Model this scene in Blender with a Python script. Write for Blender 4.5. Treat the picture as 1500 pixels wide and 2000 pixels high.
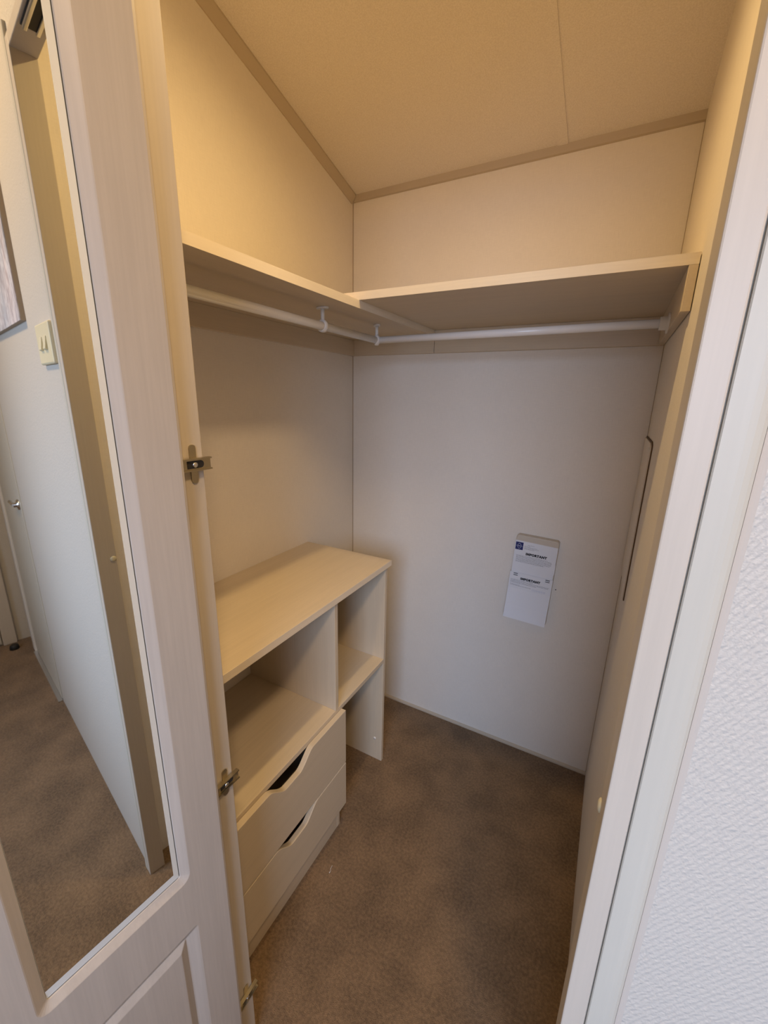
import bpy, bmesh, math, random
from mathutils import Matrix, Vector
random.seed(7)
for o in list(bpy.data.objects): bpy.data.objects.remove(o, do_unlink=True)
scene = bpy.context.scene
COL = scene.collection

# ------------------------------------------------------------------ camera
cd = bpy.data.cameras.new('camera'); cam = bpy.data.objects.new('camera', cd); COL.objects.link(cam)
cd.sensor_fit = 'VERTICAL'; cd.sensor_height = 24.0; cd.lens = 9.7489
cd.clip_start = 0.02; cd.clip_end = 50
cam.matrix_world = Matrix(((0.876907, -0.143382, 0.458776, 1.062797),
                           (0.480211, 0.220105, -0.849088, -1.647063),
                           (0.020765, 0.964881, 0.261865, 1.5), (0, 0, 0, 1)))
scene.camera = cam

# ------------------------------------------------------------------ light and exposure
LAMP_RGB = (1220.0, 840.0, 370.0)      # warm ceiling light inside the closet (its disc emits)
ROOM_RGB = (158.0, 109.0, 60.0)        # warm white ceiling light of the room behind the viewer
WINDOW_RGB = (9.8, 12.8, 18.6)      # daylight coming through that room's window (watts per channel)
scene.view_settings.view_transform = 'Standard'
scene.view_settings.look = 'None'
scene.view_settings.gamma = 1.0
scene.view_settings.use_curve_mapping = False
scene.view_settings.exposure = 0.0
world = bpy.data.worlds.new('world'); scene.world = world; world.use_nodes = True
wn = world.node_tree.nodes; wl = world.node_tree.links
bg = wn['Background']
sky = wn.new('ShaderNodeTexSky'); sky.sky_type = 'HOSEK_WILKIE'; sky.turbidity = 3.0
sky.sun_direction = (0.3, 0.6, 0.7)
wl.new(sky.outputs['Color'], bg.inputs['Color']); bg.inputs['Strength'].default_value = 0.6

def area(name, loc, target, sx, sy, watts, color):
    l = bpy.data.lights.new(name, 'AREA'); l.shape = 'RECTANGLE'; l.size = sx; l.size_y = sy
    l.energy = watts; l.color = color; l.spread = math.radians(100)   # sky light slants down through the window
    o = bpy.data.objects.new(name, l); COL.objects.link(o); o.location = loc
    o.rotation_euler = (Vector(target) - Vector(loc)).to_track_quat('-Z', 'Y').to_euler()
    return o
def split(rgb):
    k = max(max(rgb), 1e-6); return k, tuple(c / k for c in rgb)
ww, wc = split(WINDOW_RGB)
area('window_daylight', (1.40, -3.14, 1.66), (1.22, -1.0, 0.45), 0.92, 0.95, ww, wc)

# ------------------------------------------------------------------ materials
def mat(name, color, rough=0.6, metal=0.0, spec=0.5):
    m = bpy.data.materials.new(name); m.use_nodes = True
    b = m.node_tree.nodes['Principled BSDF']
    b.inputs['Base Color'].default_value = (*color, 1); b.inputs['Roughness'].default_value = rough
    b.inputs['Metallic'].default_value = metal; b.inputs['Specular IOR Level'].default_value = spec
    return m
def nodes(m): return m.node_tree.nodes, m.node_tree.links, m.node_tree.nodes['Principled BSDF']
def tex_noise(m, scale, stretch=(1, 1, 1), detail=4.0, rot=(0, 0, 0)):
    n, l, b = nodes(m)
    tc = n.new('ShaderNodeTexCoord'); mp = n.new('ShaderNodeMapping')
    mp.inputs['Scale'].default_value = stretch; mp.inputs['Rotation'].default_value = rot
    l.new(tc.outputs['Object'], mp.inputs['Vector'])
    t = n.new('ShaderNodeTexNoise'); t.inputs['Scale'].default_value = scale; t.inputs['Detail'].default_value = detail
    l.new(mp.outputs['Vector'], t.inputs['Vector'])
    return t
def ramp(m, src, c0, c1, p0=0.35, p1=0.65):
    n, l, b = nodes(m)
    r = n.new('ShaderNodeValToRGB'); e = r.color_ramp.elements
    e[0].position = p0; e[0].color = (*c0, 1); e[1].position = p1; e[1].color = (*c1, 1)
    l.new(src, r.inputs['Fac']); return r
def mixc(m, a, b_, fac, mode='MIX'):
    n, l, b = nodes(m)
    x = n.new('ShaderNodeMix'); x.data_type = 'RGBA'; x.blend_type = mode
    if isinstance(fac, float): x.inputs['Factor'].default_value = fac
    else: l.new(fac, x.inputs['Factor'])
    l.new(a, x.inputs['A']); l.new(b_, x.inputs['B']); return x.outputs['Result']
def bump(m, src, strength, dist=0.002):
    n, l, b = nodes(m)
    bp = n.new('ShaderNodeBump'); bp.inputs['Strength'].default_value = strength; bp.inputs['Distance'].default_value = dist
    l.new(src, bp.inputs['Height']); l.new(bp.outputs['Normal'], b.inputs['Normal'])
def sh(c, k): return tuple(min(1, x * k) for x in c)

def weave_mat(name, base, amt=0.07, rough=0.62):
    """printed linen-look vinyl: crossed fine vertical and horizontal threads"""
    m = mat(name, base, rough, 0, 0.35); n, l, b = nodes(m)
    v = tex_noise(m, 60, (12, 12, 0.55)); h = tex_noise(m, 60, (0.6, 0.6, 14))
    cl = tex_noise(m, 9, (1, 1, 1), 2)
    a = n.new('ShaderNodeMath'); a.operation = 'ADD'; l.new(v.outputs['Fac'], a.inputs[0]); l.new(h.outputs['Fac'], a.inputs[1])
    a2 = n.new('ShaderNodeMath'); a2.operation = 'MULTIPLY'; a2.inputs[1].default_value = 0.5; l.new(a.outputs[0], a2.inputs[0])
    r = ramp(m, a2.outputs[0], sh(base, 1 - amt), sh(base, 1 + amt), 0.38, 0.62)
    r2 = ramp(m, cl.outputs['Fac'], sh(base, 0.97), sh(base, 1.03), 0.3, 0.7)
    l.new(mixc(m, r.outputs['Color'], r2.outputs['Color'], 0.35), b.inputs['Base Color'])
    bump(m, a2.outputs[0], 0.10, 0.0006)
    return m
def grain_mat(name, base, amt=0.06, axis='z', rough=0.45):
    """pale printed wood grain, long streaks along one axis"""
    m = mat(name, base, rough, 0, 0.4); n, l, b = nodes(m)
    st = {'x': (0.5, 14, 14), 'y': (14, 0.5, 14), 'z': (14, 14, 0.5)}[axis]
    st2 = {'x': (0.25, 5, 5), 'y': (5, 0.25, 5), 'z': (5, 5, 0.25)}[axis]
    f = tex_noise(m, 16, st, 5); g = tex_noise(m, 8, st2, 3)
    r = ramp(m, f.outputs['Fac'], sh(base, 1 - amt), sh(base, 1 + amt * 0.7), 0.35, 0.68)
    r2 = ramp(m, g.outputs['Fac'], sh(base, 1 - amt * 0.9), sh(base, 1 + amt * 0.6), 0.35, 0.65)
    l.new(mixc(m, r.outputs['Color'], r2.outputs['Color'], 0.45), b.inputs['Base Color'])
    bump(m, f.outputs['Fac'], 0.06, 0.0004)
    return m

WALL = (0.83, 0.765, 0.675)
M = {}
M['wall'] = weave_mat('linen_vinyl', WALL, 0.05)
M['ceiling'] = mat('speckled_ceiling_board', (0.77, 0.71, 0.65), 0.75, 0, 0.2)
t = tex_noise(M['ceiling'], 330, (1, 1, 1), 3)
r = ramp(M['ceiling'], t.outputs['Fac'], (0.73, 0.67, 0.61), (0.82, 0.76, 0.70), 0.35, 0.65)
nodes(M['ceiling'])[1].new(r.outputs['Color'], nodes(M['ceiling'])[2].inputs['Base Color']); bump(M['ceiling'], t.outputs['Fac'], 0.25, 0.0008)
M['trim'] = mat('cream_batten', (0.52, 0.44, 0.335), 0.55)
M['arch_shade'] = mat('architrave_shade', (0.56, 0.50, 0.43), 0.8)  # tan colour painted for the soft shade beside the architrave
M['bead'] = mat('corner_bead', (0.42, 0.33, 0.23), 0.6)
LAM = (0.66, 0.555, 0.41)
for a_ in 'xyz': M['lam_' + a_] = grain_mat('cream_laminate_' + a_, LAM, 0.05, a_)
M['edge'] = grain_mat('laminate_edge', (0.84, 0.74, 0.59), 0.05, 'y')
M['edge_x'] = grain_mat('laminate_edge_x', (0.84, 0.74, 0.59), 0.05, 'x')
M['jamb'] = grain_mat('jamb_foil', (0.60, 0.53, 0.44), 0.045, 'z')
M['arch'] = grain_mat('architrave_foil', (0.585, 0.55, 0.465), 0.03, 'z')
M['door'] = grain_mat('white_ash_foil', (0.53, 0.475, 0.42), 0.07, 'z', 0.35)
M['white_metal'] = mat('white_coated_tube', (0.92, 0.90, 0.87), 0.22)
M['white_plastic'] = mat('white_plastic', (0.78, 0.76, 0.72), 0.35)
M['cream_plastic'] = mat('cream_plastic', (0.74, 0.67, 0.46), 0.4)
M['beige_plastic'] = mat('beige_plastic', (0.62, 0.55, 0.45), 0.5)
M['paper'] = mat('white_paper', (0.80, 0.81, 0.84), 0.8, 0, 0.2)
M['ink'] = mat('black_ink', (0.015, 0.015, 0.02), 0.7)
M['grey_ink'] = mat('grey_print', (0.30, 0.30, 0.32), 0.8)
M['navy'] = mat('navy_print', (0.012, 0.018, 0.13), 0.6)
M['pale_print'] = mat('pale_print', (0.50, 0.55, 0.68), 0.7)
M['steel'] = mat('nickel_steel', (0.46, 0.41, 0.31), 0.33, 1.0)
M['chrome'] = mat('satin_chrome', (0.75, 0.75, 0.76), 0.22, 1.0)
M['dark'] = mat('dark_recess', (0.02, 0.017, 0.015), 0.7)
M['rubber'] = mat('black_rubber', (0.012, 0.012, 0.012), 0.6)
M['gap_shade'] = mat('panel_gap_shade', (0.13, 0.075, 0.035), 0.8)  # dark brown painted for the shadow gap round the access panel
M['mirror'] = mat('mirror_glass', (0.86, 0.88, 0.85), 0.015, 1.0)
M['bevel'] = mat('moulding_reflection', (0.88, 0.92, 0.91), 0.12, 0.1)  # pale colour paints the moulding's reflection along the mirror edge
M['gap'] = mat('mirror_gap', (0.10, 0.11, 0.12), 0.6)
M['fluff'] = mat('white_thread', (0.85, 0.82, 0.78), 0.9)
M['pine'] = mat('drawer_box_board', (0.45, 0.36, 0.26), 0.6)
# carpet
M['carpet'] = mat('brown_carpet', (0.15, 0.095, 0.055), 1.0, 0, 0.05)
n, l, b = nodes(M['carpet'])
c1 = tex_noise(M['carpet'], 420, (1, 1, 1), 3); c2 = tex_noise(M['carpet'], 7.5, (1, 1, 1), 6); c3 = tex_noise(M['carpet'], 130, (1, 1, 1), 3)
CB = (0.205, 0.130, 0.070)
r1 = ramp(M['carpet'], c1.outputs['Fac'], sh(CB, 0.55), sh(CB, 1.5), 0.3, 0.7)
r2 = ramp(M['carpet'], c2.outputs['Fac'], sh(CB, 0.42), sh(CB, 1.5), 0.36, 0.64)
r3 = ramp(M['carpet'], c3.outputs['Fac'], sh(CB, 0.45), sh(CB, 1.55), 0.36, 0.64)
x1 = mixc(M['carpet'], r1.outputs['Color'], r2.outputs['Color'], 0.5)
l.new(mixc(M['carpet'], x1, r3.outputs['Color'], 0.35), b.inputs['Base Color'])
b.inputs['Sheen Weight'].default_value = 0.15; b.inputs['Sheen Roughness'].default_value = 0.6
bump(M['carpet'], c1.outputs['Fac'], 0.8, 0.004)
# ribbed wallpaper
M['paperwall'] = mat('ribbed_wallpaper', (0.60, 0.555, 0.485), 0.55, 0, 0.45)
n, l, b = nodes(M['paperwall'])
tc = n.new('ShaderNodeTexCoord'); mp = n.new('ShaderNodeMapping'); mp.inputs['Rotation'].default_value = (0, math.radians(64), 0)
l.new(tc.outputs['Object'], mp.inputs['Vector'])
wv = n.new('ShaderNodeTexWave'); wv.wave_type = 'BANDS'; wv.bands_direction = 'Z'; wv.inputs['Scale'].default_value = 66
wv.inputs['Distortion'].default_value = 4.0; wv.inputs['Detail'].default_value = 3; wv.inputs['Detail Scale'].default_value = 2.2
l.new(mp.outputs['Vector'], wv.inputs['Vector'])
wn_ = tex_noise(M['paperwall'], 190, (1, 1, 1), 3)
ad = n.new('ShaderNodeMath'); ad.operation = 'MULTIPLY_ADD'; ad.inputs[1].default_value = 0.45
l.new(wv.outputs['Fac'], ad.inputs[0]); l.new(wn_.outputs['Fac'], ad.inputs[2])
bump(M['paperwall'], ad.outputs[0], 0.42, 0.0022)
# window glass: thin clear sheet
M['glass'] = bpy.data.materials.new('window_glass'); M['glass'].use_nodes = True
n = M['glass'].node_tree.nodes; l = M['glass'].node_tree.links; n.clear()
o_ = n.new('ShaderNodeOutputMaterial'); ms = n.new('ShaderNodeMixShader'); tr = n.new('ShaderNodeBsdfTransparent'); gl = n.new('ShaderNodeBsdfGlossy')
gl.inputs['Roughness'].default_value = 0.02; ms.inputs[0].default_value = 0.06
l.new(tr.outputs[0], ms.inputs[1]); l.new(gl.outputs[0], ms.inputs[2]); l.new(ms.outputs[0], o_.inputs['Surface'])
# lamp diffusers
for key, rgb in (('lamp', LAMP_RGB), ('room_lamp', ROOM_RGB)):
    M[key] = bpy.data.materials.new(key + '_diffuser'); M[key].use_nodes = True
    b = M[key].node_tree.nodes['Principled BSDF']; k_, c_ = split(rgb)
    b.inputs['Emission Color'].default_value = (*c_, 1); b.inputs['Emission Strength'].default_value = k_
# canvas print: abstract grey-mauve feathering
M['art'] = mat('canvas_print', (0.5, 0.5, 0.55), 0.7)
n, l, b = nodes(M['art'])
a1 = tex_noise(M['art'], 5, (1, 1, 0.5), 4); a1.inputs['Distortion'].default_value = 1.2
a2 = tex_noise(M['art'], 22, (3, 1, 0.8), 5, (0, 0.6, 0)); a2.inputs['Distortion'].default_value = 1.5
ra = ramp(M['art'], a1.outputs['Fac'], (0.36, 0.46, 0.52), (0.62, 0.52, 0.47), 0.38, 0.62)
rb = ramp(M['art'], a2.outputs['Fac'], (0.26, 0.22, 0.28), (0.74, 0.72, 0.78), 0.4, 0.58)
l.new(mixc(M['art'], ra.outputs['Color'], rb.outputs['Color'], 0.55), b.inputs['Base Color'])

# ------------------------------------------------------------------ mesh helpers
def add_box(bm, a, b, mi=0):
    x0, y0, z0 = a; x1, y1, z1 = b
    v = [bm.verts.new(p) for p in ((x0, y0, z0), (x1, y0, z0), (x1, y1, z0), (x0, y1, z0), (x0, y0, z1), (x1, y0, z1), (x1, y1, z1), (x0, y1, z1))]
    for f in ((3, 2, 1, 0), (4, 5, 6, 7), (0, 1, 5, 4), (1, 2, 6, 5), (2, 3, 7, 6), (3, 0, 4, 7)):
        fc = bm.faces.new([v[i] for i in f]); fc.material_index = mi
    return v
def add_prism(bm, pts, axis, lo, hi, mi=0):
    """extrude a 2D outline; axis x: pts=(y,z), y: (x,z), z: (x,y)"""
    def P(p, h):
        return {'x': (h, p[0], p[1]), 'y': (p[0], h, p[1]), 'z': (p[0], p[1], h)}[axis]
    A = [bm.verts.new(P(p, lo)) for p in pts]; B = [bm.verts.new(P(p, hi)) for p in pts]
    k = len(pts)
    fs = [bm.faces.new(A), bm.faces.new(B)]
    for i in range(k): fs.append(bm.faces.new((A[i], A[(i + 1) % k], B[(i + 1) % k], B[i])))
    for f in fs: f.material_index = mi
    bmesh.ops.recalc_face_normals(bm, faces=fs)
def add_tube(bm, p, q, r, seg=20, caps=True):
    p = Vector(p); q = Vector(q); d = (q - p).normalized()
    u = d.orthogonal().normalized(); w = d.cross(u)
    A = []; B = []
    for i in range(seg):
        a = 2 * math.pi * i / seg; o = (u * math.cos(a) + w * math.sin(a)) * r
        A.append(bm.verts.new(p + o)); B.append(bm.verts.new(q + o))
    fs = []
    for i in range(seg):
        f = bm.faces.new((A[i], A[(i + 1) % seg], B[(i + 1) % seg], B[i])); f.smooth = True; fs.append(f)
    if caps: fs += [bm.faces.new(A[::-1]), bm.faces.new(B)]
    bmesh.ops.recalc_face_normals(bm, faces=fs)
def add_lathe(bm, prof, origin, axis, seg=24):
    """profile of (radius, height) spun about an axis through origin"""
    d = Vector(axis).normalized(); u = d.orthogonal().normalized(); w = d.cross(u); o = Vector(origin)
    rings = []
    for r_, h in prof:
        if r_ < 1e-6: rings.append([bm.verts.new(o + d * h)])
        else: rings.append([bm.verts.new(o + d * h + (u * math.cos(2 * math.pi * i / seg) + w * math.sin(2 * math.pi * i / seg)) * r_) for i in range(seg)])
    fs = []
    for A, B in zip(rings, rings[1:]):
        for i in range(seg):
            j = (i + 1) % seg
            if len(A) == 1: f = bm.faces.new((A[0], B[i], B[j]))
            elif len(B) == 1: f = bm.faces.new((A[i], B[0], A[j]))
            else: f = bm.faces.new((A[i], B[i], B[j], A[j]))
            f.smooth = True; fs.append(f)
    bmesh.ops.recalc_face_normals(bm, faces=fs)
def obj(name, bm, mats, parent=None, bevel=0.0, seg=2):
    me = bpy.data.meshes.new(name); bm.to_mesh(me); bm.free()
    o = bpy.data.objects.new(name, me); COL.objects.link(o)
    for m in (mats if isinstance(mats, (list, tuple)) else [mats]): me.materials.append(M[m] if isinstance(m, str) else m)
    if parent is not None: o.parent = parent
    if bevel:
        md = o.modifiers.new('bevel', 'BEVEL'); md.width = bevel; md.segments = seg; md.limit_method = 'ANGLE'
        md.angle_limit = math.radians(40)
    return o
def box(name, a, b, m, parent=None, bevel=0.0):
    bm = bmesh.new(); add_box(bm, a, b); return obj(name, bm, m, parent, bevel)
def empty(name, loc=(0, 0, 0), rz=0.0):
    o = bpy.data.objects.new(name, None); COL.objects.link(o); o.location = loc; o.rotation_euler = (0, 0, rz)
    o.empty_display_size = 0.05; return o
def tag(o, label, cat, group=None):
    o['label'] = label; o['category'] = cat
    if group: o['group'] = group
    return o
def struct(o, label=None):
    o['kind'] = 'structure'
    if label: o['label'] = label
    return o

# ------------------------------------------------------------------ key dimensions (metres)
W = 1.1607                     # closet width
YI, YF = -1.217, -1.2614       # inner and outer face of the front partition
XL, XR = 0.510, 1.107          # left and right jamb faces
HEAD = 2.13
ZC0, SL = 2.283, -0.262        # sloping ceiling z = ZC0 + SL*y
def zc(y): return ZC0 + SL * y
YB = -3.05                     # far wall of the room behind the viewer
XE, XW = 3.12, -1.30           # end walls of that room
RIDGE = -1.9

# ------------------------------------------------------------------ structure
struct(box('floor', (XW - .1, YB - .1, -0.06), (XE + .1, 0.06, 0.0), 'carpet'), 'mottled brown cut-pile carpet')
bm = bmesh.new()
zr = zc(RIDGE); zb_ = zr + SL * (RIDGE - YB + .1)
add_prism(bm, [(0.06, zc(0.06)), (RIDGE, zr), (YB - .1, zb_), (YB - .1, zb_ + .05), (RIDGE, zr + .05), (0.06, zc(0.06) + .05)], 'x', XW - .1, XE + .1)
ceil = struct(obj('ceiling', bm, 'ceiling'), 'sloping cream ceiling boards')
bm = bmesh.new()               # flat cover strip over the ceiling board joint
add_prism(bm, [(0.0, zc(0) - .0025), (-1.2, zc(-1.2) - .0025), (-1.2, zc(-1.2) + .004), (0.0, zc(0) + .004)], 'x', 0.773, 0.806)
obj('ceiling_joint_strip', bm, 'ceiling', ceil)
def sloped_wall(name, x0, x1, ya, yb, m, label=None):
    bm = bmesh.new()
    add_prism(bm, [(ya, 0), (yb, 0), (yb, zc(yb) + .02), (ya, zc(ya) + .02)], 'x', x0, x1)
    return struct(obj(name, bm, m), label)
sloped_wall('wall_left', -0.05, 0.0, YI, 0.05, 'wall', 'cream linen-look closet wall')
sloped_wall('wall_right', W, W + 0.03, YI, 0.05, 'wall', 'cream linen-look closet wall')
bm = bmesh.new(); add_box(bm, (0.0, 0.0, 0), (W, 0.05, zc(0) + .02)); struct(obj('wall_back', bm, 'wall'), 'cream linen-look back wall of the closet')
# front partition (linen vinyl inside, ribbed wallpaper outside)
DX0, DX1 = 2.27, 2.89          # opening of the further door in the same wall
bm = bmesh.new()
ztop = zc(YI) + .01
for a, b_ in (((XW, -1.2555, 0), (XL - .022, YI, ztop)), ((1.129, -1.2555, 0), (DX0, YI, ztop)), ((DX1, -1.2555, 0), (XE, YI, ztop)),
              ((XL - .022, -1.2555, HEAD + .022), (1.129, YI, ztop)), ((DX0, -1.2555, 2.05), (DX1, YI, ztop))):
    add_box(bm, a, b_)
bm.normal_update()
for f in bm.faces: f.material_index = 1 if f.normal.y < -0.5 else 0
struct(obj('wall_front', bm, ['wall', 'paperwall']), 'front partition with white diagonally ribbed wallpaper')
# room behind the viewer
struct(box('wall_end', (XE, YB, 0), (XE + .05, YI, 3.0), 'paperwall'), 'white end wall of the passage')
struct(box('wall_far', (XW - .05, YB, 0), (XW, YI, 3.0), 'paperwall'))
WX0, WX1, WZ0, WZ1 = 0.88, 1.92, 1.10, 2.18
bm = bmesh.new()
for a, b_ in (((XW, YB - .05, 0), (WX0, YB, 2.9)), ((WX1, YB - .05, 0), (XE, YB, 2.9)), ((WX0, YB - .05, 0), (WX1, YB, WZ0)), ((WX0, YB - .05, WZ1), (WX1, YB, 2.9))):
    add_box(bm, a, b_)
struct(obj('wall_room', bm, 'paperwall'))
win = empty('window_1', (0, 0, 0)); struct(win, 'daylit window behind the viewer')
bm = bmesh.new()
for a, b_ in (((WX0, YB - .04, WZ0), (WX0 + .045, YB + .01, WZ1)), ((WX1 - .045, YB - .04, WZ0), (WX1, YB + .01, WZ1)),
              ((WX0 + .045, YB - .04, WZ0), (WX1 - .045, YB + .01, WZ0 + .045)), ((WX0 + .045, YB - .04, WZ1 - .045), (WX1 - .045, YB + .01, WZ1))):
    add_box(bm, a, b_)
obj('window_frame', bm, 'white_plastic', win)
box('pane', (WX0 + .045, YB - .022, WZ0 + .045), (WX1 - .045, YB - .018, WZ1 - .045), 'glass', win)
# ceiling battens and corner beads
bm = bmesh.new()
add_prism(bm, [(0, 2.262), (-.008, 2.264), (-.013, 2.294), (-.011, zc(-.011) + .004), (0, zc(0) + .004)], 'x', 0.0, W)
struct(obj('trim_1', bm, 'trim'), 'cream cover batten along the top of the back wall')
bm = bmesh.new()
va = []
for y in (-.012, YI):
    va.append([bm.verts.new(p) for p in ((0, y, zc(y) - .030), (.004, y, zc(y) - .030), (.021, y, zc(y) - .006), (.021, y, zc(y) + .004), (0, y, zc(y) + .004))])
bm.faces.new(va[0]); bm.faces.new(va[1][::-1])
for i in range(5): bm.faces.new((va[0][i], va[1][i], va[1][(i + 1) % 5], va[0][(i + 1) % 5]))
bmesh.ops.recalc_face_normals(bm, faces=bm.faces[:])
struct(obj('trim_2', bm, 'trim'), 'cream coving strip between left wall and ceiling')
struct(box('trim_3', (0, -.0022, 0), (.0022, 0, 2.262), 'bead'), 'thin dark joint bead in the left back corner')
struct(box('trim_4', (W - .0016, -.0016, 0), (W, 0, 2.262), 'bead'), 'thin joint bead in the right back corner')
bm = bmesh.new(); add_prism(bm, [(0, 0), (-.010, 0), (-.009, .006), (-.005, .0095), (0, .011)], 'x', 0.0, W)
struct(obj('baseboard_back', bm, 'trim'), 'slim cream bead along the foot of the back wall')
# jamb linings, head lining, architrave
jr = struct(box('trim_5', (XR, YF, 0), (1.129, YI, HEAD + .022), 'jamb', None, .0015), 'pale right-hand jamb lining of the closet doorway')
bm = bmesh.new(); add_lathe(bm, [(0.0075, 0), (0.0072, .0012), (0.0045, .0026), (0, .003)], (XR, -1.2245, 1.083), (-1, 0, 0), 20)
obj('screw_cap', bm, 'cream_plastic', jr)
struct(box('trim_6', (XL - .022, YF, 0), (XL, YI, HEAD + .022), 'jamb', None, .0015), 'pale left-hand jamb lining carrying the hinges')
hd = struct(box('trim_7', (XL, YF, HEAD), (XR, YI, HEAD + .022), 'jamb', None, .0015), 'head lining of the closet doorway')
bm = bmesh.new()
add_prism(bm, [(1.1302, -1.250), (1.1302, -1.2605), (1.1312, -1.2617), (1.145, -1.2617), (1.1495, -1.2612), (1.1535, -1.2598), (1.1562, -1.2575), (1.1575, -1.2540)], 'z', 0, HEAD + .05)
arch = struct(obj('trim_8', bm, 'arch'), 'pale architrave strip beside the closet doorway')
bm = bmesh.new(); add_prism(bm, [(1.1562, -1.2550), (1.1566, -1.2574), (1.1580, -1.2566), (1.1600, -1.2559), (1.1625, -1.2556), (1.1630, -1.2550)], 'z', 0, HEAD + .05); obj('shade_strip', bm, 'arch_shade', arch)  # fillet added as the shade band where architrave meets wallpaper
# roller catch under the head lining
rc = empty('magnetic_catch', (0.965, -1.2425, HEAD)); tag(rc, 'small chrome magnetic catch under the doorway head, seen in the mirror', 'catch')
bm = bmesh.new(); add_box(bm, (-.060, -.014, -.0025), (.060, .014, 0)); obj('base_plate', bm, 'dark', rc, .0008)
for s_ in (-1, 1):
    bm = bmesh.new(); add_box(bm, (-.056, s_ * .0095 - .0032, -.011), (.056, s_ * .0095 + .0032, -.0025)); obj('side_rail', bm, 'chrome', rc, .0015)
bm = bmesh.new(); add_box(bm, (-.050, -.0063, -.008), (.050, .0063, -.0025)); obj('magnet', bm, 'rubber', rc, .001)

# ------------------------------------------------------------------ ceiling lamp inside the closet (above the frame)
def ceiling_light(x, y, ring, m, label):
    nrm = Vector((0, SL, -1)).normalized()   # downward normal of the sloping ceiling
    if y < RIDGE: nrm.y = -nrm.y

    z = zc(y) if y > RIDGE else zc(RIDGE) + SL * (RIDGE - y)
    lamp = empty('ceiling_light', (x, y, z)); tag(lamp, label, 'lamp')
    k = ring / .088
    bm = bmesh.new(); add_lathe(bm, [(.088 * k, -.002), (.090 * k, .012), (.084 * k, .020), (.066 * k, .022), (.064 * k, .014)], (0, 0, 0), nrm, 40); obj('trim_ring', bm, 'white_plastic', lamp)
    bm = bmesh.new(); add_lathe(bm, [(.065 * k, .012), (.05 * k, .0165), (.03 * k, .0185), (0, .019)], (0, 0, 0), nrm, 40); obj('diffuser', bm, m, lamp)
ceiling_light(0.64, -0.75, .036, 'lamp', 'round white flush ceiling light inside the closet')
ceiling_light(1.50, -1.97, .16, 'room_lamp', 'large round ceiling light in the room behind the viewer')

# ------------------------------------------------------------------ shelves
T = 0.0208; ZL = 1.7637; DS = 0.5724; DL = 0.3897; ZBK = 1.680; TC = 0.015
s1 = empty('wall_shelf', (0, -.6, ZBK)); tag(s1, 'long cream shelf on the left wall, lower end tucked under the back shelf', 'shelf', 'closet shelves')
def rel(root, name, a, b_, m, bevel=0.0012):
    L = root.location; return box(name, tuple(Vector(a) - L), tuple(Vector(b_) - L), m, root, bevel)
bd = rel(s1, 'board', (0, YI, ZL - T), (DL - .001, 0, ZL), 'lam_y')
rel(s1, 'edge_strip', (DL - .001, YI, ZL - T), (DL, 0, ZL), 'edge', 0)
rel(s1, 'support_batten', (0, YI, ZBK), (TC, 0, ZL - T), 'lam_y')
rel(s1, 'support_batten', (TC, -TC, ZBK), (DL - .0008, 0, ZL - T), 'lam_x')
s2 = empty('wall_shelf', (.6, -.3, ZBK)); tag(s2, 'deep cream shelf on the back wall above the notice box', 'shelf', 'closet shelves')
rel(s2, 'board', (0, -DS + .001, ZL), (W - .0015, 0, ZL + T), 'lam_x')
rel(s2, 'edge_strip', (0, -DS, ZL), (W - .0015, -DS + .001, ZL + T), 'edge_x', 0)
rel(s2, 'support_batten', (DL + .0008, -TC, ZBK), (W - TC, 0, ZL), 'lam_x')
rel(s2, 'support_batten', (W - TC - .003, -DS, ZBK), (W - .0015, 0, ZL), 'lam_y')

# ------------------------------------------------------------------ hanging rail
RX, RY, RZ, RR = 0.303, -0.318, 1.694, 0.0112
rail = empty('hanging_rail', (RX, RY, RZ)); tag(rail, 'white tubular clothes rail turning the corner under the shelves', 'clothes rail')
bm = bmesh.new(); add_tube(bm, (0, YI - RY, 0), (0, .004, 0), RR); obj('tube', bm, 'white_metal', rail)
bm = bmesh.new(); add_tube(bm, (-.004, 0, 0), (W - TC - .003 - RX, 0, .004), RR); obj('tube', bm, 'white_metal', rail)
bm = bmesh.new(); add_lathe(bm, [(.0113, -.02), (.0160, -.02), (.0163, -.004), (.024, -.004), (.024, 0)], (W - TC - .003 - RX, 0, .004), (1, 0, 0), 28); obj('end_socket', bm, 'white_plastic', rail)
top_h = ZL - T - RZ
def bracket(y, ang):
    br = bpy.data.objects.new('bracket', bpy.data.meshes.new('bracket')); 
    bm = bmesh.new()
    # ring round the tube
    ax = Vector((math.sin(ang), math.cos(ang), 0))
    add_lathe(bm, [(.0115, -.007), (.0165, -.006), (.0170, 0), (.0165, .006), (.0115, .007), (.0115, -.007)], (0, 0, 0), ax, 28)
    br = obj('bracket', bm, 'white_plastic', rail); br.location = (0, y, 0)
    bm = bmesh.new(); add_tube(bm, (0, 0, .0155), (0, 0, top_h - .004), .0052, 16); obj('stem', bm, 'white_plastic', br)
    bm = bmesh.new()
    c_, s_ = math.cos(ang), math.sin(ang)
    pts = []
    for k in range(24):
        a = 2 * math.pi * k / 24; px = .020 * math.copysign(abs(math.cos(a)) ** .75, math.cos(a)); py = .010 * math.sin(a)
        pts.append((px * c_ + py * s_, -px * s_ + py * c_))
    add_prism(bm, pts, 'z', top_h - .005, top_h); obj('flange', bm, 'white_plastic', br, .001)
bracket(-.625 - RY, 0.0)
bracket(-.002, 0.75)

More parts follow.
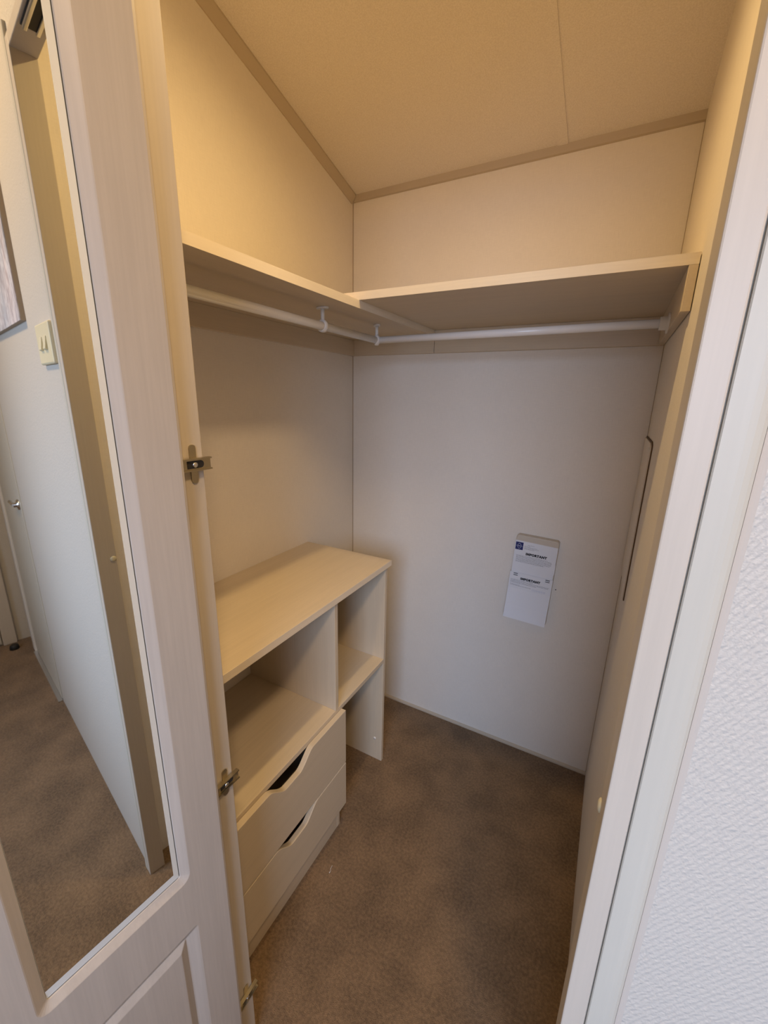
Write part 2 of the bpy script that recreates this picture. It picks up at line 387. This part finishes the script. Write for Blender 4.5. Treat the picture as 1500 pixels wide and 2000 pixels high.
# ------------------------------------------------------------------ storage unit along the left wall
cab = empty('storage_unit', (0.2, -0.78, 0)); tag(cab, 'cream open storage unit with two drawers along the left wall', 'cabinet')
CT = 0.917; ZS = 0.502; BT = 0.0175; DP = 0.386
rel(cab, 'top', (0.0, YI + .001, CT - T), (0.3965, -.346, CT), 'lam_y')
rel(cab, 'edge_strip', (0.3965, YI + .001, CT - T), (0.3974, -.346, CT), 'edge', 0)
rel(cab, 'end_panel', (0.001, -.372, 0), (DP, -.3565, CT - T), 'lam_z')
rel(cab, 'divider', (0.001, -.700, 0), (DP, -.6835, CT - T), 'lam_z')
rel(cab, 'side_panel', (0.001, YI + .002, 0), (DP, YI + .018, CT - T), 'lam_z')
rel(cab, 'shelf', (0.001, -.6835, ZS - BT), (DP, -.372, ZS), 'lam_y')
rel(cab, 'shelf', (0.001, YI + .018, ZS - BT), (DP, -.700, ZS), 'lam_y')
rel(cab, 'plinth', (DP - .012, YI + .018, 0), (DP - .0005, -.700, .098), 'lam_y')
bm = bmesh.new(); add_lathe(bm, [(.006, 0), (.0055, .0018), (0, .0024)], (0.352 - .2, -.372 + .78, .105), (0, -1, 0), 16); obj('screw_cap', bm, 'white_plastic', cab)
def drawer(z0, z1, depth, ya, yb):
    dr = empty('drawer', (0.2, -.94, z0) ); dr.parent = cab; dr.location = Vector((0.2, -.94, z0)) - cab.location
    Y0, Y1 = YI + .030, -.668
    def nz(y):
        if y <= ya or y >= yb: return z1
        tt = (y - ya) / (yb - ya)
        e = min(tt, 1 - tt) / 0.36
        e = min(1, e); e = e * e * (3 - 2 * e)
        return z1 - depth * e
    top = [(Y0, z1)] + [(ya + (yb - ya) * k / 48, nz(ya + (yb - ya) * k / 48)) for k in range(49)] + [(Y1, z1)]
    pts = [(Y0, z0), *top, (Y1, z0)]
    pts = [(p[0] + .94, p[1] - z0) for p in pts]
    bm = bmesh.new(); add_prism(bm, pts, 'x', DP + .0008 - .2, DP + .0185 - .2)
    obj('drawer_front', bm, 'lam_y', dr, .0014)
    def rb(nm, a, b_):
        o_ = Vector((.2, -.94, z0)); return box(nm, tuple(Vector(a) - o_), tuple(Vector(b_) - o_), 'pine', dr)
    zt_ = z1 - .055
    rb('drawer_side', (.04, Y0 + .02, z0 + .02), (DP, Y0 + .032, zt_)); rb('drawer_side', (.04, -.722, z0 + .02), (DP, -.710, zt_))
    rb('drawer_back', (.04, Y0 + .032, z0 + .02), (.052, -.722, zt_)); rb('drawer_base', (.052, Y0 + .032, z0 + .02), (DP, -.722, z0 + .026))
drawer(.276, .489, .042, -1.030, -.840)
drawer(.092, .2715, .042, -1.014, -.825)

# ------------------------------------------------------------------ notice box on the back wall
def text_mesh(name, s, size, m, parent, loc, rot, bold=0.0, extr=0.0):
    cu = bpy.data.curves.new(name, 'FONT'); cu.body = s; cu.size = size; cu.align_x = 'CENTER'; cu.offset = bold; cu.extrude = extr
    cu.space_character = 1.12; cu.resolution_u = 3
    to = bpy.data.objects.new(name, cu); COL.objects.link(to)
    bpy.context.view_layer.update()
    me = bpy.data.meshes.new_from_object(to.evaluated_get(bpy.context.evaluated_depsgraph_get()))
    bpy.data.objects.remove(to, do_unlink=True); bpy.data.curves.remove(cu)
    me.materials.clear(); me.materials.append(M[m])
    o = bpy.data.objects.new(name, me); COL.objects.link(o); o.parent = parent; o.location = loc; o.rotation_euler = rot
    return o
nb = empty('notice_box', (0.8515, -.0005, 0.645)); nb.rotation_euler = (0, math.radians(1.9), 0)
tag(nb, 'white and beige notice box with printed cards on the back wall', 'notice box')
bm = bmesh.new()
hw, hh, rr = .0785, .352, .010
pts = [(-hw, 0), (hw, 0)]
for cx_, cz_, a0 in ((hw - rr, hh - rr, 0), (-hw + rr, hh - rr, 90)):
    for k in range(7):
        a = math.radians(a0 + 15 * k); pts.append((cx_ + rr * math.cos(a), cz_ + rr * math.sin(a)))
add_prism(bm, pts, 'y', -.030, 0); obj('body', bm, 'beige_plastic', nb, .003)
YC = -.0312
bm = bmesh.new(); add_prism(bm, [(-.0800, .178), (.0765, .178), (.0765, .215), (.0785, .222), (.0785, .250), (.0770, .262), (.0770, .328), (-.0800, .330)], 'y', YC, YC + .0010)
card1 = obj('upper_card', bm, 'paper', nb)
bm = bmesh.new()               # lower card bellies out towards the bottom
prof = [(.197, -.0345), (.150, -.0347), (.128, -.0352), (.060, -.0450), (.004, -.0560)]
add_prism(bm, [(y, z) for z, y in prof] + [(y + .001, z) for z, y in prof[::-1]], 'x', -.0835, .0785)
card2 = obj('lower_card', bm, 'paper', nb)
bm = bmesh.new(); add_prism(bm, [(-.0315, .006), (-.0535, .006), (-.0335, .125), (-.0330, .190), (-.0315, .190)], 'x', -.0815, .0765); obj('pocket', bm, 'white_plastic', nb)
FR = (math.radians(90), 0, 0)
text_mesh('heading', 'IMPORTANT', .0128, 'ink', card1, (0.004, YC - .0004, .2755), FR, .0009)
text_mesh('heading', 'IMPORTANT', .0122, 'ink', card2, (-0.003, -.0351, .1705), FR, .0009)
bm = bmesh.new(); add_box(bm, (-.0775, YC - .0006, .2925), (-.0490, YC - .0001, .3235)); logo = obj('logo_square', bm, 'navy', card1)
bm = bmesh.new()
cx_, cz_ = -.06325, .308
def diamond(rx, rz, k=40):
    out = []
    for i in range(k):
        a = 2 * math.pi * i / k; c_, s_ = math.cos(a), math.sin(a)
        q = (abs(c_) ** 1.25 + abs(s_) ** 1.25) ** (-1 / 1.25); out.append((cx_ + rx * c_ * q, cz_ + rz * s_ * q))
    return out
A = [bm.verts.new((x, YC - .0009, z)) for x, z in diamond(.0088, .0118)]; B = [bm.verts.new((x, YC - .0009, z)) for x, z in diamond(.0075, .0102)]
for i in range(40): bm.faces.new((A[i], A[(i + 1) % 40], B[(i + 1) % 40], B[i]))
for dx in (-.0042, -.0014, .0014, .0042): add_box(bm, (cx_ + dx - .0010, YC - .0010, cz_ - .0018), (cx_ + dx + .0008, YC - .0008, cz_ + .0016))
for sx in (-1, 1): add_box(bm, (cx_ + sx * .0112 - .0005, YC - .0010, cz_ - .0014), (cx_ + sx * .0112 + .0005, YC - .0008, cz_ + .0014))
obj('emblem', bm, 'pale_print', logo)
def print_lines(parent, name, x0, rows_, y, m, h=.0011):
    """illegibly small print: rows of short word-length dashes"""
    bm = bmesh.new()
    for zz, xe in rows_:
        x = x0
        yy = y(zz) if callable(y) else y
        while x < xe - .002:
            wl_ = min(random.uniform(.003, .011), xe - x)
            hh_ = h * random.uniform(.8, 1.15)
            add_box(bm, (x, yy - .0003, zz - hh_ / 2), (x + wl_, yy + .0001, zz + hh_ / 2)); x += wl_ + .0011
    return obj(name, bm, m, parent)
print_lines(card1, 'small_print', -.0445, [(.3115, -.022), (.3075, .004), (.3035, .010), (.2995, -.004)], YC - .0002, 'grey_ink', .0010)
print_lines(card1, 'small_print', -.0325, [(.3165, -.008)], YC - .0002, 'grey_ink', .0010)
print_lines(card1, 'small_print', -.0700, [(.2690 - .0043 * k, e) for k, e in enumerate((.050, .062, .064, .064, .062, .058))] + [(.2690 - .0043 * 6, .036)], YC - .0002, 'grey_ink', .0012)
def yb_(z):
    for (z1, y1), (z0, y0) in zip(prof, prof[1:]):
        if z >= z0: return y0 + (y1 - y0) * (z - z0) / (z1 - z0) - .0004
    return -.044
print_lines(card2, 'small_print', -.0775, [(.1655, .010), (.1610, .071), (.1568, .066), (.1526, .022)], yb_, 'grey_ink', .0011)
print_lines(card2, 'small_print', -.0775, [(.1455, -.040), (.1415, .004)], yb_, 'grey_ink', .0011)
print_lines(card2, 'small_print', .008, [(.1400, .062), (.1360, .062)], yb_, 'pale_print', .0009)
for sx in (-.061, .060):
    bm = bmesh.new()
    for dz in (-.0036, .0036): add_box(bm, (sx - .008, -.0358, .189 + dz - .0011), (sx + .008, -.0335, .189 + dz + .0011))
    obj('slot', bm, 'ink', card1)
bm = bmesh.new(); add_lathe(bm, [(.0022, 0), (.0018, .001), (0, .0014)], (.948, 0, .790), (0, -1, 0), 12)
tag(obj('wall_pin', bm, 'ink'), 'tiny dark pin in the back wall right of the notice box', 'pin')

# ------------------------------------------------------------------ access panel on the right wall
ap = empty('access_panel', (W, -.14, .93)); tag(ap, 'thin cream access panel with painted shadow edge on the right wall', 'panel')
def ap_outline(g):
    y0 = -.283 - g + .14
    return [(.136, 0 - g), (y0, 0 - g), (y0, .452 + g * .4), (y0 + .006, .460 + g * .8), (y0 + .028, .466 + g), (.136, .466 + g)]
bm = bmesh.new(); add_prism(bm, ap_outline(.0048), 'x', -.003, -.0003); obj('shade_backing', bm, 'gap_shade', ap)  # slightly larger dark board stands in for the gap's shadow
bm = bmesh.new(); add_prism(bm, ap_outline(0), 'x', -.0060, -.003); obj('face', bm, 'wall', ap)
for y, z in ((-.105, .452), (-.095, .090)):
    bm = bmesh.new(); add_lathe(bm, [(.0045, 0), (.004, .0012), (0, .0018)], (-.0060, y, z), (-1, 0, 0), 14); obj('screw', bm, 'white_plastic', ap)

# ------------------------------------------------------------------ thread on the carpet
bm = bmesh.new()
pp = [(0, 0, .0035), (.006, .010, .0045), (.004, .022, .005), (.011, .036, .005), (.015, .050, .0035)]
for p, q in zip(pp, pp[1:]): add_tube(bm, p, q, .0016, 6)
add_tube(bm, (0, 0, .0035), (-.004, -.003, .003), .0028, 6)
th = obj('thread_scrap', bm, 'fluff'); th.location = (.452, -.836, 0); th.rotation_euler = (0, 0, .55); th.scale = (.42, .42, .8)
tag(th, 'scrap of white thread lying on the brown carpet by the drawers', 'thread')

# ------------------------------------------------------------------ mirrored door, hinged on the left jamb, standing open
ALPHA = 0.11646
door = empty('wardrobe_door', (0.526, -1.2625, 0.0)); tag(door, 'open white wood-grain closet door with a long framed mirror', 'door')
# local axes: +x along the door away from the hinge, +y out of the back face, z up
u = Vector((-math.sin(ALPHA), -math.cos(ALPHA), 0)); door.rotation_euler = (0, 0, math.atan2(u.y, u.x))
# with this rotation local +y is (cos a', ...) : the mirrored face looks along local +y
DW, DT = 0.372, 0.021
FACE = 0.004                    # mirrored face sits this far towards +y of the hinge line
def ring_sections(bm, outer, steps, mi=0, corner=0.0, nseg=5):
    """nested rounded rectangles joined to a stepped moulding; steps = [(inset, depth_y, radius)]"""
    x0, z0, x1, z1 = outer; loops = []
    for inset, y, rad in steps:
        a0, b0, a1, b1 = x0 + inset, z0 + inset, x1 - inset, z1 - inset
        vs = []
        for cx_, cz_, st in ((a1 - rad, b1 - rad, 0), (a0 + rad, b1 - rad, 90), (a0 + rad, b0 + rad, 180), (a1 - rad, b0 + rad, 270)):
            for k in range(nseg + 1):
                an = math.radians(st + 90 * k / nseg); vs.append(bm.verts.new((cx_ + rad * math.cos(an), y, cz_ + rad * math.sin(an))))
        loops.append(vs)
    k = len(loops[0]); fs = []
    for A, B in zip(loops, loops[1:]):
        for i in range(k):
            f = bm.faces.new((A[i], A[(i + 1) % k], B[(i + 1) % k], B[i])); f.material_index = mi; fs.append(f)
    return loops, fs
DZ0, DZ1 = 0.03, 2.115
MX0, MZ0, MX1, MZ1 = 0.0685, 0.679, 0.2855, 2.040    # outer line of the mirror moulding
PX0, PZ0, PX1, PZ1 = 0.0670, 0.125, 0.2870, 0.566    # outer line of the lower fielded panel
bm = bmesh.new()
R_ = 0.006
xs = [0, DW]; zs = [DZ0, DZ1]
# front face as a grid with two holes
l1, f1 = ring_sections(bm, (MX0, MZ0, MX1, MZ1), [(0, FACE, .017), (.0014, FACE - .0005, .0155), (.0132, FACE - .0072, .005), (.0140, FACE - .0090, .004)])
l2, f2 = ring_sections(bm, (PX0, PZ0, PX1, PZ1), [(0, FACE, .006), (.003, FACE - .001, .005), (.020, FACE - .0095, .003), (.033, FACE - .0022, .002), (.0345, FACE - .0018, .002)])
for f in (f1 + f2): f.normal_update()
bm.faces.new(l2[-1])
# body: face border, with rounded hinge and lock edges
def rim(y, g): return [bm.verts.new(p) for p in ((0 + g, y, DZ0 + g), (DW - g, y, DZ0 + g), (DW - g, y, DZ1 - g), (0 + g, y, DZ1 - g))]
rf = rim(FACE, R_); ra_ = rim(FACE - R_ * .3, R_ * .3); rb_ = rim(FACE - R_, 0); rc_ = rim(FACE - DT, 0)
for A, B in ((rf, ra_), (ra_, rb_), (rb_, rc_)):
    for i in range(4): bm.faces.new((A[i], A[(i + 1) % 4], B[(i + 1) % 4], B[i]))
bm.faces.new(rc_)
# flat front between rim and the two moulding loops
edges = []
def loop_edges(vs): return [bm.edges.get((vs[i], vs[(i + 1) % len(vs)])) for i in range(len(vs))]
bmesh.ops.triangle_fill(bm, use_beauty=True, use_dissolve=False, edges=loop_edges(rf) + loop_edges(l1[0]) + loop_edges(l2[0]))
bmesh.ops.recalc_face_normals(bm, faces=bm.faces[:])
leaf = obj('door_leaf', bm, 'door', door)
MI = 0.0140
mx0, mz0, mx1, mz1 = MX0 + MI, MZ0 + MI * 1.6, MX1 - MI, MZ1 - MI
YM = FACE - .0090
bm = bmesh.new(); add_box(bm, (MX0 + MI - .004, YM - .004, MZ0 + MI - .004), (MX1 - MI + .004, YM - .001, MZ1 - MI + .004)); obj('mirror_backing', bm, 'gap', door)
g = .0012; bw = .0085; bb = .015
bm = bmesh.new()
X0, Z0, X1, Z1 = MX0 + MI + g, MZ0 + MI + g, MX1 - MI, MZ1 - MI - g
O = [bm.verts.new(p) for p in ((X0, YM, Z0), (X1, YM, Z0), (X1, YM, Z1), (X0, YM, Z1))]
I = [bm.verts.new(p) for p in ((X0 + bw, YM + .0012, Z0 + bb), (X1 - .0002, YM + .0012, Z0 + bb), (X1 - .0002, YM + .0012, Z1 - bb), (X0 + bw, YM + .0012, Z1 - bb))]
for i in range(4): bm.faces.new((O[i], O[(i + 1) % 4], I[(i + 1) % 4], I[i]))
Bk = [bm.verts.new((v.co.x, YM - .001, v.co.z)) for v in O]
for i in range(4): bm.faces.new((O[i], O[(i + 1) % 4], Bk[(i + 1) % 4], Bk[i]))
bmesh.ops.recalc_face_normals(bm, faces=bm.faces[:]); reflection_strip = obj('moulding_reflection', bm, 'bevel', door)  # sloped strip added as painted reflection of the lit moulding
bm = bmesh.new(); add_box(bm, (X0 + bw, YM - .001, Z0 + bb), (X1 - .0002, YM + .0012, Z1 - bb)); obj('mirror', bm, 'mirror', door)
for f in leaf.data.polygons: f.use_smooth = False
# concealed hinges: cross plate on the jamb, arm and boss
def hinge(z):
    hg = empty('hinge', (0, 0, 0)); hg.parent = door
    # built in world axes on the jamb face, then carried by the door
    Minv = door_world.inverted()
    def put(o, par=hg):
        o.parent = par; return o
    def mk(name, bm, m):
        bm.transform(Minv); o = obj(name, bm, m); o.parent = hg; return o
    x = XL
    bm = bmesh.new()
    pts = []
    for k in range(9): a = math.radians(180 * k / 8); pts.append((-1.2355 + .0055 * math.cos(a), z + .024 + .0055 * math.sin(a)))
    for k in range(9): a = math.radians(180 + 180 * k / 8); pts.append((-1.2355 + .0055 * math.cos(a), z - .024 + .0055 * math.sin(a)))
    add_prism(bm, pts, 'x', x, x + .0022); mk('cross_plate', bm, 'steel')
    bm = bmesh.new()
    y0, y1 = -1.272, -1.2085
    add_box(bm, (x + .0022, y0, z - .0095), (x + .0060, y1, z + .0095))
    add_box(bm, (x + .0060, y0, z + .0072), (x + .0100, y1, z + .0095)); add_box(bm, (x + .0060, y0, z - .0095), (x + .0100, y1, z - .0072))
    mk('arm', bm, 'steel')
    bm = bmesh.new()
    pts = [(-1.250, z - .0058)]
    for k in range(9): a = math.radians(-90 + 180 * k / 8); pts.append((-1.2265 + .0058 * math.cos(a), z + .0058 * math.sin(a)))
    pts.append((-1.250, z + .0058))
    add_prism(bm, pts, 'x', x + .0060, x + .0063); mk('slot', bm, 'dark')
    bm = bmesh.new(); add_lathe(bm, [(.0042, 0), (.0042, .0028), (.003, .0034), (0, .0034)], (x + .0062, -1.2375, z), (1, 0, 0), 14); mk('screw', bm, 'chrome')
bpy.context.view_layer.update()
door_world = door.matrix_world.copy()
for z in (1.399, .794, .186): hinge(z)

# ------------------------------------------------------------------ things seen in the mirror
sw = empty('switch_plate', (1.240, -1.2555, 1.612)); tag(sw, 'cream double wall switch plate, seen in the mirror', 'switch')
bm = bmesh.new(); add_box(bm, (-.072, -.0095, -.047), (.072, 0, .047)); obj('plate', bm, 'cream_plastic', sw, .004)
for dx in (-.022, .022):
    bm = bmesh.new(); add_prism(bm, [(-.0095, -.016), (-.0150, -.013), (-.0110, .016), (-.0095, .016)], 'x', dx - .012, dx + .012); obj('rocker', bm, 'cream_plastic', sw, .0008)
pic = empty('canvas_picture', (1.70, -1.2555, 1.685)); tag(pic, 'grey and mauve abstract canvas on the white wall, seen in the mirror', 'picture')
bm = bmesh.new(); add_box(bm, (-.252, -.011, 0), (.252, 0, .62)); obj('stretcher', bm, 'bead', pic)
bm = bmesh.new(); add_box(bm, (-.252, -.0130, 0), (.252, -.011, .62)); obj('canvas', bm, 'art', pic)
# further door in the front partition
d2 = empty('door_2', (DX0, -1.2555, 0)); struct(d2, 'pale flush door further along the partition, seen in the mirror')
box('door_leaf', (.006, -.003, .012), (.612, .030, 2.04), 'arch', d2, .0015)
bm = bmesh.new(); add_box(bm, (.620, -.012, 0), (.680, .004, 2.09)); obj('casing', bm, 'white_plastic', d2, .003)
bm = bmesh.new(); add_box(bm, (-.0, -.005, 2.042), (.620, .004, 2.09)); obj('casing', bm, 'white_plastic', d2, .003)
bm = bmesh.new(); add_lathe(bm, [(.024, 0), (.024, .006), (.010, .009), (.010, .020), (.0, .020)], (.055, -.003, 1.01), (0, -1, 0), 20); hb = obj('handle', bm, 'chrome', d2)
bm = bmesh.new(); add_tube(bm, (.050, -.021, 1.01), (.150, -.023, 1.01), .0075, 14); obj('lever', bm, 'chrome', hb)
bm = bmesh.new(); add_box(bm, (.0, -.02, 0), (.62, .03, .006)); obj('threshold', bm, 'chrome', d2)
# door in the end wall
d3 = empty('door_3', (XE, -1.72, 0)); struct(d3, 'pale door in the end wall, seen in the mirror')
box('door_leaf', (-.016, -.33, .015), (0, .33, 2.02), 'arch', d3, .002)
for a, b_ in (((-.024, .336, 0), (0, .40, 2.08)), ((-.024, -.40, 0), (0, -.336, 2.08)), ((-.024, -.336, 2.026), (0, .336, 2.08))): box('casing', a, b_, 'jamb', d3, .004)
bm = bmesh.new(); add_box(bm, (-.020, .326, .20), (-.014, .338, .29)); obj('hinge', bm, 'chrome', d3)
bm = bmesh.new(); add_lathe(bm, [(0, .030), (.012, .029), (.020, .024), (.022, .012), (.024, 0), (0, 0)], (0, 0, 0), (0, 0, 1), 20)
ds = obj('door_stop', bm, 'rubber'); ds.location = (3.02, -1.345, 0); tag(ds, 'black rubber door stop on the carpet, seen in the mirror', 'door stop')
